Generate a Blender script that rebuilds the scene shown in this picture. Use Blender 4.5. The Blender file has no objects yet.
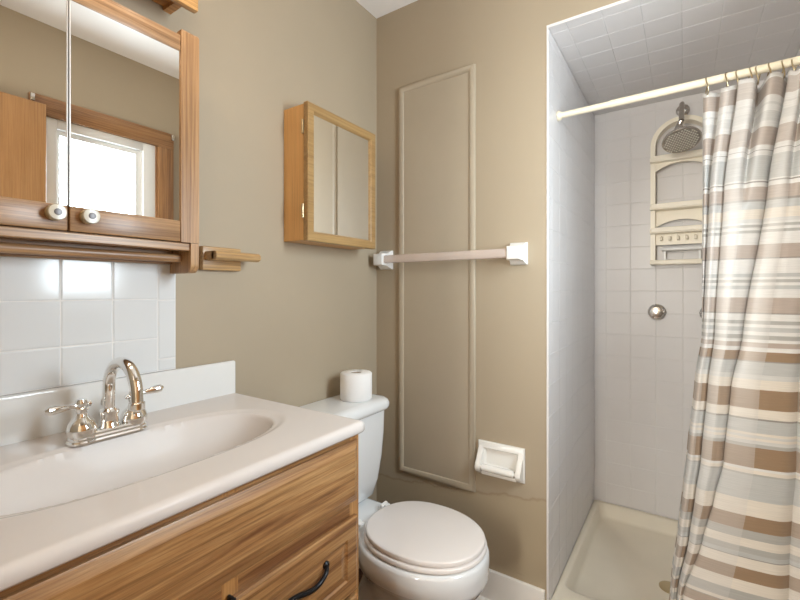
import bpy, bmesh, math, random
from mathutils import Vector, Matrix
random.seed(7)
S = bpy.context.scene
COL = S.collection
PI = math.pi

# ------------------------------------------------------------------ camera
cam_d = bpy.data.cameras.new('camera')
cam_d.sensor_width = 36.0
cam_d.lens = 425.0 / 800.0 * 36.0
cam_d.shift_y = -10.0 / 800.0
cam_d.clip_start = 0.02
cam = bpy.data.objects.new('camera', cam_d)
COL.objects.link(cam)
cam.location = (1.166, -1.547, 1.20)
cam.rotation_euler = (PI / 2, 0, math.radians(33.85))
S.camera = cam

# ------------------------------------------------------------------ world, light, exposure
wd = bpy.data.worlds.new('sky_world')
S.world = wd
wd.use_nodes = True
bgn = wd.node_tree.nodes['Background']
bgn.inputs['Color'].default_value = (0.93, 0.97, 1.0, 1)
bgn.inputs['Strength'].default_value = 2.2
S.view_settings.view_transform = 'Standard'
S.view_settings.look = 'None'
S.view_settings.gamma = 1.0
S.view_settings.use_curve_mapping = False
S.view_settings.exposure = 0.06


def light(name, kind, loc, rot, energy, color, **kw):
    d = bpy.data.lights.new(name, kind)
    d.energy = energy
    d.color = color
    for k, v in kw.items():
        setattr(d, k, v)
    o = bpy.data.objects.new(name, d)
    o.location = loc
    o.rotation_euler = rot
    COL.objects.link(o)
    return o


# daylight coming in through the window in the right hand wall
light('window_daylight', 'AREA', (1.66, -0.605, 1.60), (0, math.radians(90), 0), 37.0, (0.79, 0.91, 1.0),
      shape='RECTANGLE', size=0.85, size_y=0.46)
# fill light added in the hall behind the doorway to brighten the shower
light('hall_fill', 'AREA', (0.56, -3.12, 1.50), (math.radians(90), 0, 0), 110.0, (1.0, 0.95, 0.86),
      shape='RECTANGLE', size=0.66, size_y=1.36)


# ------------------------------------------------------------------ materials
def nodes(m):
    m.use_nodes = True
    nt = m.node_tree
    return nt, nt.nodes, nt.links, nt.nodes['Principled BSDF']


def mat(name, col, rough=0.5, metal=0.0, coat=0.0, var=0.04, scale=8.0, bump=0.0, bscale=200.0, spec=0.5):
    m = bpy.data.materials.new(name)
    nt, N, L, b = nodes(m)
    b.inputs['Roughness'].default_value = rough
    b.inputs['Metallic'].default_value = metal
    b.inputs['Coat Weight'].default_value = coat
    b.inputs['Coat Roughness'].default_value = 0.06
    b.inputs['Specular IOR Level'].default_value = spec
    tc = N.new('ShaderNodeTexCoord')
    nz = N.new('ShaderNodeTexNoise')
    nz.inputs['Scale'].default_value = scale
    nz.inputs['Detail'].default_value = 3
    L.new(tc.outputs['Object'], nz.inputs['Vector'])
    rp = N.new('ShaderNodeValToRGB')
    rp.color_ramp.elements[0].position = 0.3
    rp.color_ramp.elements[1].position = 0.7
    rp.color_ramp.elements[0].color = tuple(c * (1 - var) for c in col) + (1,)
    rp.color_ramp.elements[1].color = tuple(min(1, c * (1 + var)) for c in col) + (1,)
    L.new(nz.outputs['Fac'], rp.inputs['Fac'])
    L.new(rp.outputs['Color'], b.inputs['Base Color'])
    if bump:
        n2 = N.new('ShaderNodeTexNoise')
        n2.inputs['Scale'].default_value = bscale
        L.new(tc.outputs['Object'], n2.inputs['Vector'])
        bp = N.new('ShaderNodeBump')
        bp.inputs['Strength'].default_value = bump
        bp.inputs['Distance'].default_value = 0.002
        L.new(n2.outputs['Fac'], bp.inputs['Height'])
        L.new(bp.outputs['Normal'], b.inputs['Normal'])
    return m


def wood(name, light_c, mid_c, dark_c, axis='y', rough=0.38, ring=7.0, coat=0.15, contrast=1.0):
    m = bpy.data.materials.new(name)
    nt, N, L, b = nodes(m)
    b.inputs['Roughness'].default_value = rough
    b.inputs['Coat Weight'].default_value = coat
    b.inputs['Coat Roughness'].default_value = 0.25
    tc = N.new('ShaderNodeTexCoord')
    mp = N.new('ShaderNodeMapping')
    sc = {'x': (1.2, ring * 2, ring * 2), 'y': (ring * 2, 1.2, ring * 2), 'z': (ring * 2, ring * 2, 1.2)}[axis]
    mp.inputs['Scale'].default_value = sc
    L.new(tc.outputs['Object'], mp.inputs['Vector'])
    n1 = N.new('ShaderNodeTexNoise')
    n1.inputs['Scale'].default_value = 1.6
    n1.inputs['Detail'].default_value = 5
    n1.inputs['Roughness'].default_value = 0.62
    n1.inputs['Distortion'].default_value = 0.5
    L.new(mp.outputs['Vector'], n1.inputs['Vector'])
    rp = N.new('ShaderNodeValToRGB')
    e = rp.color_ramp.elements
    e[0].position = 0.5 - 0.20 / contrast
    e[1].position = 0.5 + 0.20 / contrast
    e[0].color = tuple(dark_c) + (1,)
    e[1].color = tuple(light_c) + (1,)
    k = e.new(0.5)
    k.color = tuple(mid_c) + (1,)
    L.new(n1.outputs['Fac'], rp.inputs['Fac'])
    # fine pores
    mp2 = N.new('ShaderNodeMapping')
    sc2 = {'x': (2.2, 130, 130), 'y': (130, 2.2, 130), 'z': (130, 130, 2.2)}[axis]
    mp2.inputs['Scale'].default_value = sc2
    L.new(tc.outputs['Object'], mp2.inputs['Vector'])
    n2 = N.new('ShaderNodeTexNoise')
    n2.inputs['Scale'].default_value = 1.5
    n2.inputs['Detail'].default_value = 5
    n2.inputs['Roughness'].default_value = 0.7
    L.new(mp2.outputs['Vector'], n2.inputs['Vector'])
    r2 = N.new('ShaderNodeValToRGB')
    r2.color_ramp.elements[0].position = 0.36
    r2.color_ramp.elements[1].position = 0.58
    r2.color_ramp.elements[0].color = (0.42, 0.36, 0.32, 1)
    r2.color_ramp.elements[1].color = (1, 1, 1, 1)
    L.new(n2.outputs['Fac'], r2.inputs['Fac'])
    mx = N.new('ShaderNodeMix')
    mx.data_type = 'RGBA'
    mx.blend_type = 'MULTIPLY'
    mx.inputs[0].default_value = 0.55 * contrast if contrast < 1 else 0.75
    L.new(rp.outputs['Color'], mx.inputs[6])
    L.new(r2.outputs['Color'], mx.inputs[7])
    L.new(mx.outputs[2], b.inputs['Base Color'])
    bp = N.new('ShaderNodeBump')
    bp.inputs['Strength'].default_value = 0.12
    bp.inputs['Distance'].default_value = 0.002
    L.new(n2.outputs['Fac'], bp.inputs['Height'])
    L.new(bp.outputs['Normal'], b.inputs['Normal'])
    return m


PAINT = (0.402, 0.328, 0.233)
M_paint = mat('beige_wall_paint', PAINT, 0.62, var=0.025, scale=2.5, bump=0.05, bscale=160)
M_trimpaint = mat('beige_trim_paint', (0.435, 0.365, 0.27), 0.5, var=0.02)


def paint_patched():
    """beige paint with the yellower repaired band low on the wall and a few scuffs"""
    m = bpy.data.materials.new('patched_beige_paint')
    nt, N, L, b = nodes(m)
    b.inputs['Roughness'].default_value = 0.6
    geo = N.new('ShaderNodeTexCoord')
    sp = N.new('ShaderNodeSeparateXYZ')
    L.new(geo.outputs['Object'], sp.inputs[0])
    nz = N.new('ShaderNodeTexNoise')
    nz.inputs['Scale'].default_value = 7.0
    nz.inputs['Detail'].default_value = 6
    nz.inputs['Roughness'].default_value = 0.6
    L.new(geo.outputs['Object'], nz.inputs['Vector'])
    # height + wobble - sloping seam
    ma = N.new('ShaderNodeMath'); ma.operation = 'MULTIPLY_ADD'
    L.new(nz.outputs['Fac'], ma.inputs[0]); ma.inputs[1].default_value = 0.07
    L.new(sp.outputs['Z'], ma.inputs[2])
    mb = N.new('ShaderNodeMath'); mb.operation = 'MULTIPLY_ADD'
    L.new(sp.outputs['X'], mb.inputs[0]); mb.inputs[1].default_value = -0.11
    L.new(ma.outputs[0], mb.inputs[2])
    rp = N.new('ShaderNodeValToRGB')
    e = rp.color_ramp.elements
    low = (0.402, 0.322, 0.216, 1)
    e[0].position = 0.0; e[0].color = low
    e[1].position = 1.0; e[1].color = PAINT + (1,)
    for p, c in ((0.392, low), (0.3965, (0.33, 0.25, 0.165, 1)), (0.399, (0.33, 0.25, 0.165, 1)), (0.403, PAINT + (1,))):
        k = e.new(p); k.color = c
    L.new(mb.outputs[0], rp.inputs['Fac'])
    # scuff marks
    mp = N.new('ShaderNodeMapping')
    mp.inputs['Scale'].default_value = (7, 7, 60)
    mp.inputs['Rotation'].default_value = (0, 0.12, 0)
    L.new(geo.outputs['Object'], mp.inputs['Vector'])
    n3 = N.new('ShaderNodeTexNoise')
    n3.inputs['Scale'].default_value = 1.0
    n3.inputs['Detail'].default_value = 2
    L.new(mp.outputs['Vector'], n3.inputs['Vector'])
    r3 = N.new('ShaderNodeValToRGB')
    r3.color_ramp.elements[0].position = 0.70
    r3.color_ramp.elements[1].position = 0.78
    L.new(n3.outputs['Fac'], r3.inputs['Fac'])
    lowm = N.new('ShaderNodeMath'); lowm.operation = 'LESS_THAN'
    L.new(sp.outputs['Z'], lowm.inputs[0]); lowm.inputs[1].default_value = 0.42
    mm = N.new('ShaderNodeMath'); mm.operation = 'MULTIPLY'
    L.new(r3.outputs['Color'], mm.inputs[0]); L.new(lowm.outputs[0], mm.inputs[1])
    m2 = N.new('ShaderNodeMath'); m2.operation = 'MULTIPLY'
    L.new(mm.outputs[0], m2.inputs[0]); m2.inputs[1].default_value = 0.55
    mx = N.new('ShaderNodeMix'); mx.data_type = 'RGBA'
    L.new(m2.outputs[0], mx.inputs[0])
    L.new(rp.outputs['Color'], mx.inputs[6])
    mx.inputs[7].default_value = (0.30, 0.22, 0.14, 1)
    L.new(mx.outputs[2], b.inputs['Base Color'])
    return m


M_paint_back = paint_patched()
M_ceiling = mat('white_ceiling_paint', (0.91, 0.87, 0.84), 0.8, var=0.015, bump=0.1, bscale=90)
M_tile = mat('white_glazed_tile', (0.70, 0.705, 0.705), 0.12, spec=0.4, var=0.02, scale=4)
M_shtile = mat('white_shower_tile', (0.74, 0.71, 0.70), 0.32, spec=0.35, var=0.025, scale=4)
M_grout = mat('pale_grout', (0.76, 0.74, 0.72), 0.7, var=0.05, scale=30)
M_marble = mat('cultured_marble', (0.67, 0.62, 0.585), 0.11, spec=0.06, var=0.015, scale=5)
M_splash = mat('cultured_marble_splash', (0.74, 0.73, 0.71), 0.12, coat=0.4, var=0.015, scale=5)
M_porc = mat('white_porcelain', (0.80, 0.81, 0.815), 0.09, coat=0.5, var=0.01)
M_seat = mat('toilet_seat_plastic', (0.80, 0.75, 0.72), 0.25, var=0.01)
M_white = mat('white_plastic', (0.86, 0.85, 0.83), 0.3, var=0.01)
M_vinyl = mat('white_vinyl_frame', (0.82, 0.82, 0.81), 0.35, var=0.01)
M_base = mat('white_baseboard_paint', (0.78, 0.74, 0.69), 0.4, var=0.03)
M_pan = mat('cream_shower_pan', (0.83, 0.755, 0.62), 0.28, var=0.03, scale=5)
M_ivory = mat('ivory_plastic', (0.96, 0.88, 0.73), 0.35, var=0.02)
M_rod = mat('cream_rod_plastic', (0.84, 0.755, 0.58), 0.32, var=0.02)
M_chrome = mat('chrome', (0.86, 0.85, 0.83), 0.06, metal=1.0, var=0.01)
M_nickel = mat('brushed_nickel', (0.62, 0.58, 0.53), 0.22, metal=1.0, var=0.06, scale=60)
M_alu = mat('satin_aluminium', (0.72, 0.70, 0.67), 0.45, metal=0.3, var=0.03)
M_screw = mat('dark_screw', (0.16, 0.15, 0.15), 0.4, metal=0.5)
M_brass = mat('aged_brass', (0.52, 0.42, 0.26), 0.28, metal=1.0, var=0.05)
M_black = mat('black_iron', (0.015, 0.015, 0.017), 0.3, metal=0.6, var=0.1)
M_mirror = mat('mirror_glass', (0.93, 0.94, 0.93), 0.004, metal=1.0, var=0.0)
M_paper = mat('tissue_paper', (0.88, 0.86, 0.84), 0.95, var=0.015, bump=0.3, bscale=300, spec=0.1)
M_card = mat('cardboard_core', (0.42, 0.34, 0.26), 0.9, var=0.05)
M_dark = mat('dark_gap', (0.03, 0.022, 0.018), 0.8)
M_ceramic = mat('ceramic_knob', (0.60, 0.545, 0.435), 0.25, coat=0.2, var=0.02)
M_fixture = mat('ivory_ceramic_fixture', (0.86, 0.835, 0.79), 0.14, coat=0.4, var=0.01)

OAK = ((0.60, 0.36, 0.155), (0.50, 0.275, 0.105), (0.36, 0.175, 0.06))
M_van_y = wood('vanity_oak_horizontal', (0.52, 0.30, 0.125), (0.39, 0.20, 0.074), (0.20, 0.082, 0.029), 'y', ring=11, contrast=1.3)
M_van_z = wood('vanity_oak_vertical', (0.58, 0.32, 0.12), (0.48, 0.24, 0.08), (0.33, 0.14, 0.045), 'z', ring=9)
M_cab_y = wood('mirror_cabinet_oak_horizontal', (0.50, 0.305, 0.155), (0.40, 0.225, 0.105), (0.25, 0.125, 0.055), 'y', ring=12, contrast=1.25)
M_cab_z = wood('mirror_cabinet_oak_vertical', (0.52, 0.31, 0.145), (0.45, 0.25, 0.11), (0.34, 0.18, 0.075), 'z', ring=10)
M_maple_z = wood('honey_maple', (0.74, 0.43, 0.165), (0.70, 0.39, 0.14), (0.64, 0.34, 0.115), 'z', ring=5, contrast=0.6)
M_pine_y = wood('pale_pine_horizontal', (0.44, 0.28, 0.115), (0.39, 0.235, 0.09), (0.31, 0.18, 0.062), 'y', ring=8, contrast=0.8)
M_pine_z = wood('pale_pine_vertical', (0.44, 0.28, 0.115), (0.39, 0.235, 0.09), (0.31, 0.18, 0.062), 'z', ring=8, contrast=0.8)
M_peg = wood('light_oak_peg', (0.60, 0.40, 0.20), (0.53, 0.33, 0.145), (0.40, 0.22, 0.085), 'y', ring=9)
M_barwood = wood('honey_oak_light_bar', (0.66, 0.40, 0.16), (0.58, 0.32, 0.115), (0.46, 0.23, 0.075), 'y', ring=8)
M_door = wood('orange_door_veneer', (0.46, 0.25, 0.105), (0.42, 0.22, 0.088), (0.37, 0.185, 0.07), 'z', ring=4, contrast=0.7)
M_casing_y = wood('window_casing_oak_horizontal', (0.44, 0.235, 0.10), (0.375, 0.19, 0.078), (0.30, 0.14, 0.055), 'y', ring=8)
M_casing_z = wood('window_casing_oak_vertical', (0.44, 0.235, 0.10), (0.375, 0.19, 0.078), (0.30, 0.14, 0.055), 'z', ring=8)
M_floor = wood('brown_floor_plank', (0.17, 0.075, 0.035), (0.125, 0.05, 0.024), (0.075, 0.03, 0.015), 'x', ring=6, rough=0.35)


def glass_mat(name, tint, amount, rough=0.02):
    m = bpy.data.materials.new(name)
    m.use_nodes = True
    nt = m.node_tree; N = nt.nodes; L = nt.links
    for n in list(N):
        N.remove(n)
    out = N.new('ShaderNodeOutputMaterial')
    tr = N.new('ShaderNodeBsdfTransparent'); tr.inputs[0].default_value = (0.97, 0.98, 0.98, 1)
    pb = N.new('ShaderNodeBsdfPrincipled')
    pb.inputs['Base Color'].default_value = tint + (1,)
    pb.inputs['Roughness'].default_value = rough
    mx = N.new('ShaderNodeMixShader')
    mx.inputs[0].default_value = amount
    L.new(tr.outputs[0], mx.inputs[1]); L.new(pb.outputs[0], mx.inputs[2])
    L.new(mx.outputs[0], out.inputs[0])
    return m


M_pane = glass_mat('window_pane', (0.9, 0.92, 0.93), 0.06)
M_acrylic = glass_mat('clear_acrylic', (0.84, 0.70, 0.63), 0.42, 0.12)


def emit_mat(name, col, s):
    m = bpy.data.materials.new(name)
    nt, N, L, b = nodes(m)
    b.inputs['Base Color'].default_value = (0.9, 0.9, 0.88, 1)
    b.inputs['Emission Color'].default_value = col + (1,)
    b.inputs['Emission Strength'].default_value = s
    return m


M_bulb = emit_mat('frosted_bulb_glow', (1.0, 0.80, 0.57), 15.0)


def curtain_mat():
    m = bpy.data.materials.new('striped_curtain_fabric')
    nt, N, L, b = nodes(m)
    uv = N.new('ShaderNodeUVMap'); uv.uv_map = 'UVMap'
    sp = N.new('ShaderNodeSeparateXYZ')
    L.new(uv.outputs[0], sp.inputs[0])
    W = (0.86, 0.84, 0.815); CR = (0.86, 0.79, 0.70)
    T = (0.54, 0.45, 0.39); B = (0.38, 0.255, 0.16); BL = (0.60, 0.60, 0.585); G = (0.52, 0.505, 0.475)
    LG = (0.74, 0.725, 0.70); D = (0.36, 0.33, 0.30)
    # band edges given as height above the floor, top of each band first
    bands = [(1.90, W), (1.826, T), (1.775, W), (1.768, W), (1.755, LG), (1.748, W), (1.73, LG), (1.70, W),
             (1.685, T), (1.632, W), (1.618, D), (1.615, W), (1.60, BL), (1.53, W), (1.525, D), (1.522, W), (1.508, T),
             (1.471, D), (1.466, BL), (1.443, CR), (1.412, LG), (1.402, W), (1.396, G), (1.388, W), (1.38, G), (1.372, W)]
    bands2 = [(1.366, W), (1.336, T), (1.297, D), (1.293, W), (1.25, BL), (1.24, W), (1.232, G), (1.224, W), (1.215, BL),
              (1.203, W), (1.178, T), (1.134, D), (1.130, W), (1.11, G), (1.10, W), (1.09, BL), (1.078, W), (1.066, G),
              (1.055, W), (1.045, T), (1.03, W), (1.018, B), (0.992, D), (0.988, BL), (0.950, LG), (0.936, CR)]
    bands3 = [(0.906, B), (0.849, CR), (0.822, D), (0.817, BL), (0.78, CR), (0.772, LG), (0.765, CR), (0.757, LG), (0.748, G), (0.737, B),
              (0.676, W), (0.668, CR), (0.66, G), (0.655, BL), (0.58, CR), (0.534, B), (0.492, G), (0.466, CR), (0.44, G),
              (0.424, BL), (0.411, D), (0.407, CR), (0.379, B), (0.341, CR), (0.308, G), (0.279, CR), (0.268, D)]
    bands4 = [(0.264, B), (0.236, CR), (0.222, G), (0.20, CR), (0.18, B), (0.15, CR), (0.13, G), (0.11, W), (0.09, B), (0.05, CR)]

    def ramp(bs, top, bottom):
        mr = N.new('ShaderNodeMapRange')
        mr.inputs['From Min'].default_value = top
        mr.inputs['From Max'].default_value = bottom
        L.new(sp.outputs['Y'], mr.inputs['Value'])
        rp = N.new('ShaderNodeValToRGB')
        rp.color_ramp.interpolation = 'CONSTANT'
        e = rp.color_ramp.elements
        e[0].position = 0; e[0].color = bs[0][1] + (1,)
        e.remove(e[1])
        for z, c in bs[1:]:
            k = e.new((top - z) / (top - bottom)); k.color = c + (1,)
        L.new(mr.outputs[0], rp.inputs[0])
        return rp.outputs[0]

    cols = [ramp(bands, 1.90, 1.366), ramp(bands2, 1.366, 0.906), ramp(bands3, 0.906, 0.264), ramp(bands4, 0.264, 0.02)]
    cur = cols[0]
    for lim, c in ((1.366, cols[1]), (0.906, cols[2]), (0.264, cols[3])):
        lt = N.new('ShaderNodeMath'); lt.operation = 'LESS_THAN'
        L.new(sp.outputs['Y'], lt.inputs[0]); lt.inputs[1].default_value = lim
        mx = N.new('ShaderNodeMix'); mx.data_type = 'RGBA'
        L.new(lt.outputs[0], mx.inputs[0]); L.new(cur, mx.inputs[6]); L.new(c, mx.inputs[7])
        cur = mx.outputs[2]
    # woven vertical blocks: some warps run paler, some greyer
    bl = N.new('ShaderNodeValToRGB')
    bl.color_ramp.interpolation = 'CONSTANT'
    e = bl.color_ramp.elements
    L.new(sp.outputs['X'], bl.inputs[0])
    e[0].position = 0; e[0].color = (0.85, 0.85, 0.85, 1)
    e[1].position = 0.07; e[1].color = (0.42, 0.42, 0.42, 1)
    for p, v in ((0.014, 0.05), (0.118, 0.1), (0.20, 0.52), (0.264, 0.16), (0.36, 0.36), (0.455, 0.0), (0.575, 0.3), (0.63, 0.1)):
        k = e.new(p); k.color = (v, v, v, 1)
    mx = N.new('ShaderNodeMix'); mx.data_type = 'RGBA'
    L.new(bl.outputs[0], mx.inputs[0]); L.new(cur, mx.inputs[6]); mx.inputs[7].default_value = (0.74, 0.71, 0.685, 1)
    # weave
    wv = N.new('ShaderNodeTexNoise'); wv.inputs['Scale'].default_value = 1.0; wv.inputs['Detail'].default_value = 2
    mp = N.new('ShaderNodeMapping'); mp.inputs['Scale'].default_value = (14, 420, 1)
    L.new(uv.outputs[0], mp.inputs['Vector']); L.new(mp.outputs[0], wv.inputs['Vector'])
    r2 = N.new('ShaderNodeValToRGB')
    r2.color_ramp.elements[0].position = 0.3; r2.color_ramp.elements[0].color = (0.88, 0.88, 0.88, 1)
    r2.color_ramp.elements[1].position = 0.7
    L.new(wv.outputs['Fac'], r2.inputs[0])
    m2 = N.new('ShaderNodeMix'); m2.data_type = 'RGBA'; m2.blend_type = 'MULTIPLY'; m2.inputs[0].default_value = 1
    L.new(mx.outputs[2], m2.inputs[6]); L.new(r2.outputs[0], m2.inputs[7])
    L.new(m2.outputs[2], b.inputs['Base Color'])
    b.inputs['Roughness'].default_value = 0.36
    b.inputs['Sheen Weight'].default_value = 0.15
    b.inputs['Subsurface Weight'].default_value = 0.0
    tl = N.new('ShaderNodeBsdfTranslucent')
    L.new(m2.outputs[2], tl.inputs[0])
    ms = N.new('ShaderNodeMixShader'); ms.inputs[0].default_value = 0.22
    L.new(b.outputs[0], ms.inputs[1]); L.new(tl.outputs[0], ms.inputs[2])
    L.new(ms.outputs[0], N['Material Output'].inputs[0])
    return m


M_curtain = curtain_mat()


# ------------------------------------------------------------------ mesh helpers
def merge(bm, tmp):
    me = bpy.data.meshes.new('tmp')
    tmp.to_mesh(me); tmp.free()
    bm.from_mesh(me)
    bpy.data.meshes.remove(me)


def box(bm, x0, x1, y0, y1, z0, z1, bev=0.0, seg=2, only=None):
    t = bmesh.new()
    bmesh.ops.create_cube(t, size=1)
    for v in t.verts:
        v.co = Vector((x0 + (v.co.x + .5) * (x1 - x0), y0 + (v.co.y + .5) * (y1 - y0), z0 + (v.co.z + .5) * (z1 - z0)))
    if bev > 0:
        ed = [e for e in t.edges if only is None or only((e.verts[0].co + e.verts[1].co) / 2)]
        bmesh.ops.bevel(t, geom=ed, offset=bev, segments=seg, profile=0.5, affect='EDGES')
    merge(bm, t)
    return bm


def nb():
    return bmesh.new()


def loft(bm, rings, cap=True, closed=True):
    """rings: list of equal-length point lists"""
    vs = [[bm.verts.new(p) for p in r] for r in rings]
    n = len(vs[0])
    for a, b_ in zip(vs[:-1], vs[1:]):
        for i in range(n if closed else n - 1):
            j = (i + 1) % n
            bm.faces.new((a[i], a[j], b_[j], b_[i]))
    if cap and closed:
        bm.faces.new(vs[0][::-1]); bm.faces.new(vs[-1])
    bmesh.ops.recalc_face_normals(bm, faces=bm.faces[:])
    return bm


def tube(bm, pts, r, n=12, cap=True):
    pts = [Vector(p) for p in pts]
    rs = r if isinstance(r, (list, tuple)) else [r] * len(pts)
    rings = []
    up = None
    for i, p in enumerate(pts):
        d = (pts[min(i + 1, len(pts) - 1)] - pts[max(i - 1, 0)]).normalized()
        if up is None:
            up = d.orthogonal().normalized()
        else:
            up = (up - d * up.dot(d)).normalized()
        s = d.cross(up)
        rings.append([p + (up * math.cos(2 * PI * k / n) + s * math.sin(2 * PI * k / n)) * rs[i] for k in range(n)])
    return loft(bm, rings, cap)


def lathe(bm, prof, origin=(0, 0, 0), axis=(0, 0, 1), n=24):
    """prof: list of (radius, height) along the axis"""
    o = Vector(origin); a = Vector(axis).normalized(); u = a.orthogonal().normalized(); v = a.cross(u)
    rings = [[o + a * h + (u * math.cos(2 * PI * k / n) + v * math.sin(2 * PI * k / n)) * max(r, 1e-4) for k in range(n)] for r, h in prof]
    return loft(bm, rings, True)


def catmull(pts, m=6):
    pts = [Vector(p) for p in pts]
    out = []
    for i in range(len(pts) - 1):
        p0 = pts[max(i - 1, 0)]; p1 = pts[i]; p2 = pts[i + 1]; p3 = pts[min(i + 2, len(pts) - 1)]
        for k in range(m):
            t = k / m
            out.append(0.5 * ((2 * p1) + (p2 - p0) * t + (2 * p0 - 5 * p1 + 4 * p2 - p3) * t * t + (3 * p1 - p0 - 3 * p2 + p3) * t ** 3))
    out.append(pts[-1])
    return out


def extrude_poly(bm, pts, vec):
    a = [bm.verts.new(p) for p in pts]
    v = Vector(vec)
    b_ = [bm.verts.new(Vector(p) + v) for p in pts]
    n = len(pts)
    bm.faces.new(a); bm.faces.new(b_[::-1])
    for i in range(n):
        j = (i + 1) % n
        bm.faces.new((a[i], b_[i], b_[j], a[j]))
    bmesh.ops.recalc_face_normals(bm, faces=bm.faces[:])
    return bm


def wloc(o):
    v = Vector((0, 0, 0))
    while o is not None:
        v += o.location
        o = o.parent
    return v


def obj(name, bm, m, parent=None, smooth=True, angle=38, loc=None, extra=None):
    if parent is not None:
        base = wloc(parent); rel = Vector((0, 0, 0))
    else:
        if loc is None:
            xs = [v.co for v in bm.verts]
            base = Vector(((min(c.x for c in xs) + max(c.x for c in xs)) / 2, (min(c.y for c in xs) + max(c.y for c in xs)) / 2, min(c.z for c in xs)))
        else:
            base = Vector(loc)
        rel = base
    bmesh.ops.translate(bm, verts=bm.verts[:], vec=-base)
    me = bpy.data.meshes.new(name)
    bm.to_mesh(me); bm.free()
    for mm in ([m] + (extra or [])):
        me.materials.append(mm)
    if smooth:
        for p in me.polygons:
            p.use_smooth = True
        me.set_sharp_from_angle(angle=math.radians(angle))
    o = bpy.data.objects.new(name, me)
    COL.objects.link(o)
    o.location = rel
    o.parent = parent
    return o


def tag(o, label, cat, group=None):
    o['label'] = label; o['category'] = cat
    if group:
        o['group'] = group
    return o


def thing(name, label, cat, loc, group=None):
    o = bpy.data.objects.new(name, None)
    o.empty_display_size = 0.05
    COL.objects.link(o)
    o.location = loc
    return tag(o, label, cat, group)


def struct(name, bm, m, parent=None, loc=(0, 0, 0), **kw):
    o = obj(name, bm, m, parent, loc=None if parent else loc, **kw)
    if parent is None:
        o['kind'] = 'structure'
    return o


def copy_tree(o, loc):
    c = o.copy(); COL.objects.link(c); c.location = loc
    for ch in o.children:
        d = ch.copy(); COL.objects.link(d); d.parent = c
    return c


def tile_grid(bm, O, U, V, Nn, us, vs, gap=0.0012, th=0.006, bev=0.0012):
    """bevelled tiles between the grid lines us, vs on the plane O + u U + v V, rising along Nn"""
    O, U, V, Nn = Vector(O), Vector(U), Vector(V), Vector(Nn)
    for u0, u1 in zip(us[:-1], us[1:]):
        for v0, v1 in zip(vs[:-1], vs[1:]):
            a0, a1, b0, b1 = u0 + gap / 2, u1 - gap / 2, v0 + gap / 2, v1 - gap / 2
            if a1 - a0 < 0.004 or b1 - b0 < 0.004:
                continue

            def rr(i, h):
                return [O + U * (a0 + i) + V * (b0 + i) + Nn * h, O + U * (a1 - i) + V * (b0 + i) + Nn * h,
                        O + U * (a1 - i) + V * (b1 - i) + Nn * h, O + U * (a0 + i) + V * (b1 - i) + Nn * h]
            R = [[bm.verts.new(p) for p in rr(i, h)] for i, h in ((0, 0), (0, th - bev), (bev * .35, th - bev * .35), (bev * 1.4, th))]
            fl = U.cross(V).dot(Nn) < 0
            for A, B_ in zip(R[:-1], R[1:]):
                for k in range(4):
                    j = (k + 1) % 4
                    f = (A[k], A[j], B_[j], B_[k])
                    bm.faces.new(f[::-1] if fl else f)
            bm.faces.new(R[-1][::-1] if fl else R[-1])
    return bm


def grid_lines(a, b_, step, phase):
    k = math.ceil((a - phase) / step - 1e-6)
    out = [a]
    while phase + k * step < b_ - 1e-6:
        v = phase + k * step
        if v > a + 0.012:
            out.append(v)
        k += 1
    if b_ - out[-1] < 0.012:
        out[-1] = b_
    else:
        out.append(b_)
    return out


# ------------------------------------------------------------------ room shell
W = 1.53; H = 2.435; SX = 0.764; SD = 0.914; SH = 2.13
FY = -1.68; HY = -3.0
struct('floor', box(nb(), -0.1, W + 0.1, HY, -0.0, -0.06, 0.0), M_floor)
struct('ceiling', box(nb(), -0.1, W + 0.1, HY, 0.1, H, H + 0.06), M_ceiling)
struct('wall_left', box(nb(), -0.1, 0, HY, 0.1, 0, H), M_paint)
bm = nb(); box(bm, 0, SX - 0.007, 0, 0.06, 0, H); box(bm, SX - 0.007, W, 0, 0.06, SH + 0.010, H)
struct('wall_back', bm, M_paint_back)
# right wall with the window hole
wy0, wy1, wz0, wz1 = -0.835, -0.325, 1.10, 2.005
bm = nb()
box(bm, W, W + 0.1, HY, wy0, 0, H); box(bm, W, W + 0.1, wy1, 0, 0, H)
box(bm, W, W + 0.1, wy0, wy1, 0, wz0); box(bm, W, W + 0.1, wy0, wy1, wz1, H)
struct('wall_right', bm, M_paint)
# front wall with the doorway the camera stands in
bm = nb()
box(bm, 0, 0.64, FY - 0.1, FY, 0, H); box(bm, 1.45, W, FY - 0.1, FY, 0, H); box(bm, 0.64, 1.45, FY - 0.1, FY, 2.05, H)
struct('wall_front', bm, M_paint)
hx0, hx1, hz0, hz1 = 0.20, 0.92, 0.80, 2.20
bm = nb()
box(bm, -0.1, hx0, HY - 0.06, HY, 0, H); box(bm, hx1, W + 0.1, HY - 0.06, HY, 0, H)
box(bm, hx0, hx1, HY - 0.06, HY, 0, hz0); box(bm, hx0, hx1, HY - 0.06, HY, hz1, H)
struct('wall_hall', bm, M_ceiling)
bm = nb()
for a, b_, c, d in ((hx0, hx0 + 0.05, hz0, hz1), (hx1 - 0.05, hx1, hz0, hz1), (hx0 + 0.05, hx1 - 0.05, hz0, hz0 + 0.05), (hx0 + 0.05, hx1 - 0.05, hz1 - 0.05, hz1), (0.54, 0.58, hz0 + 0.05, hz1 - 0.05)):
    box(bm, a, b_, HY - 0.05, HY + 0.01, c, d, 0.003)
w2 = struct('added_hall_window', bm, M_vinyl)  # invented, unseen window frame set around the added hall fill light
obj('window_pane', box(nb(), hx0 + 0.04, hx1 - 0.04, HY - 0.03, HY - 0.026, hz0 + 0.04, hz1 - 0.04), M_pane, w2)

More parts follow.
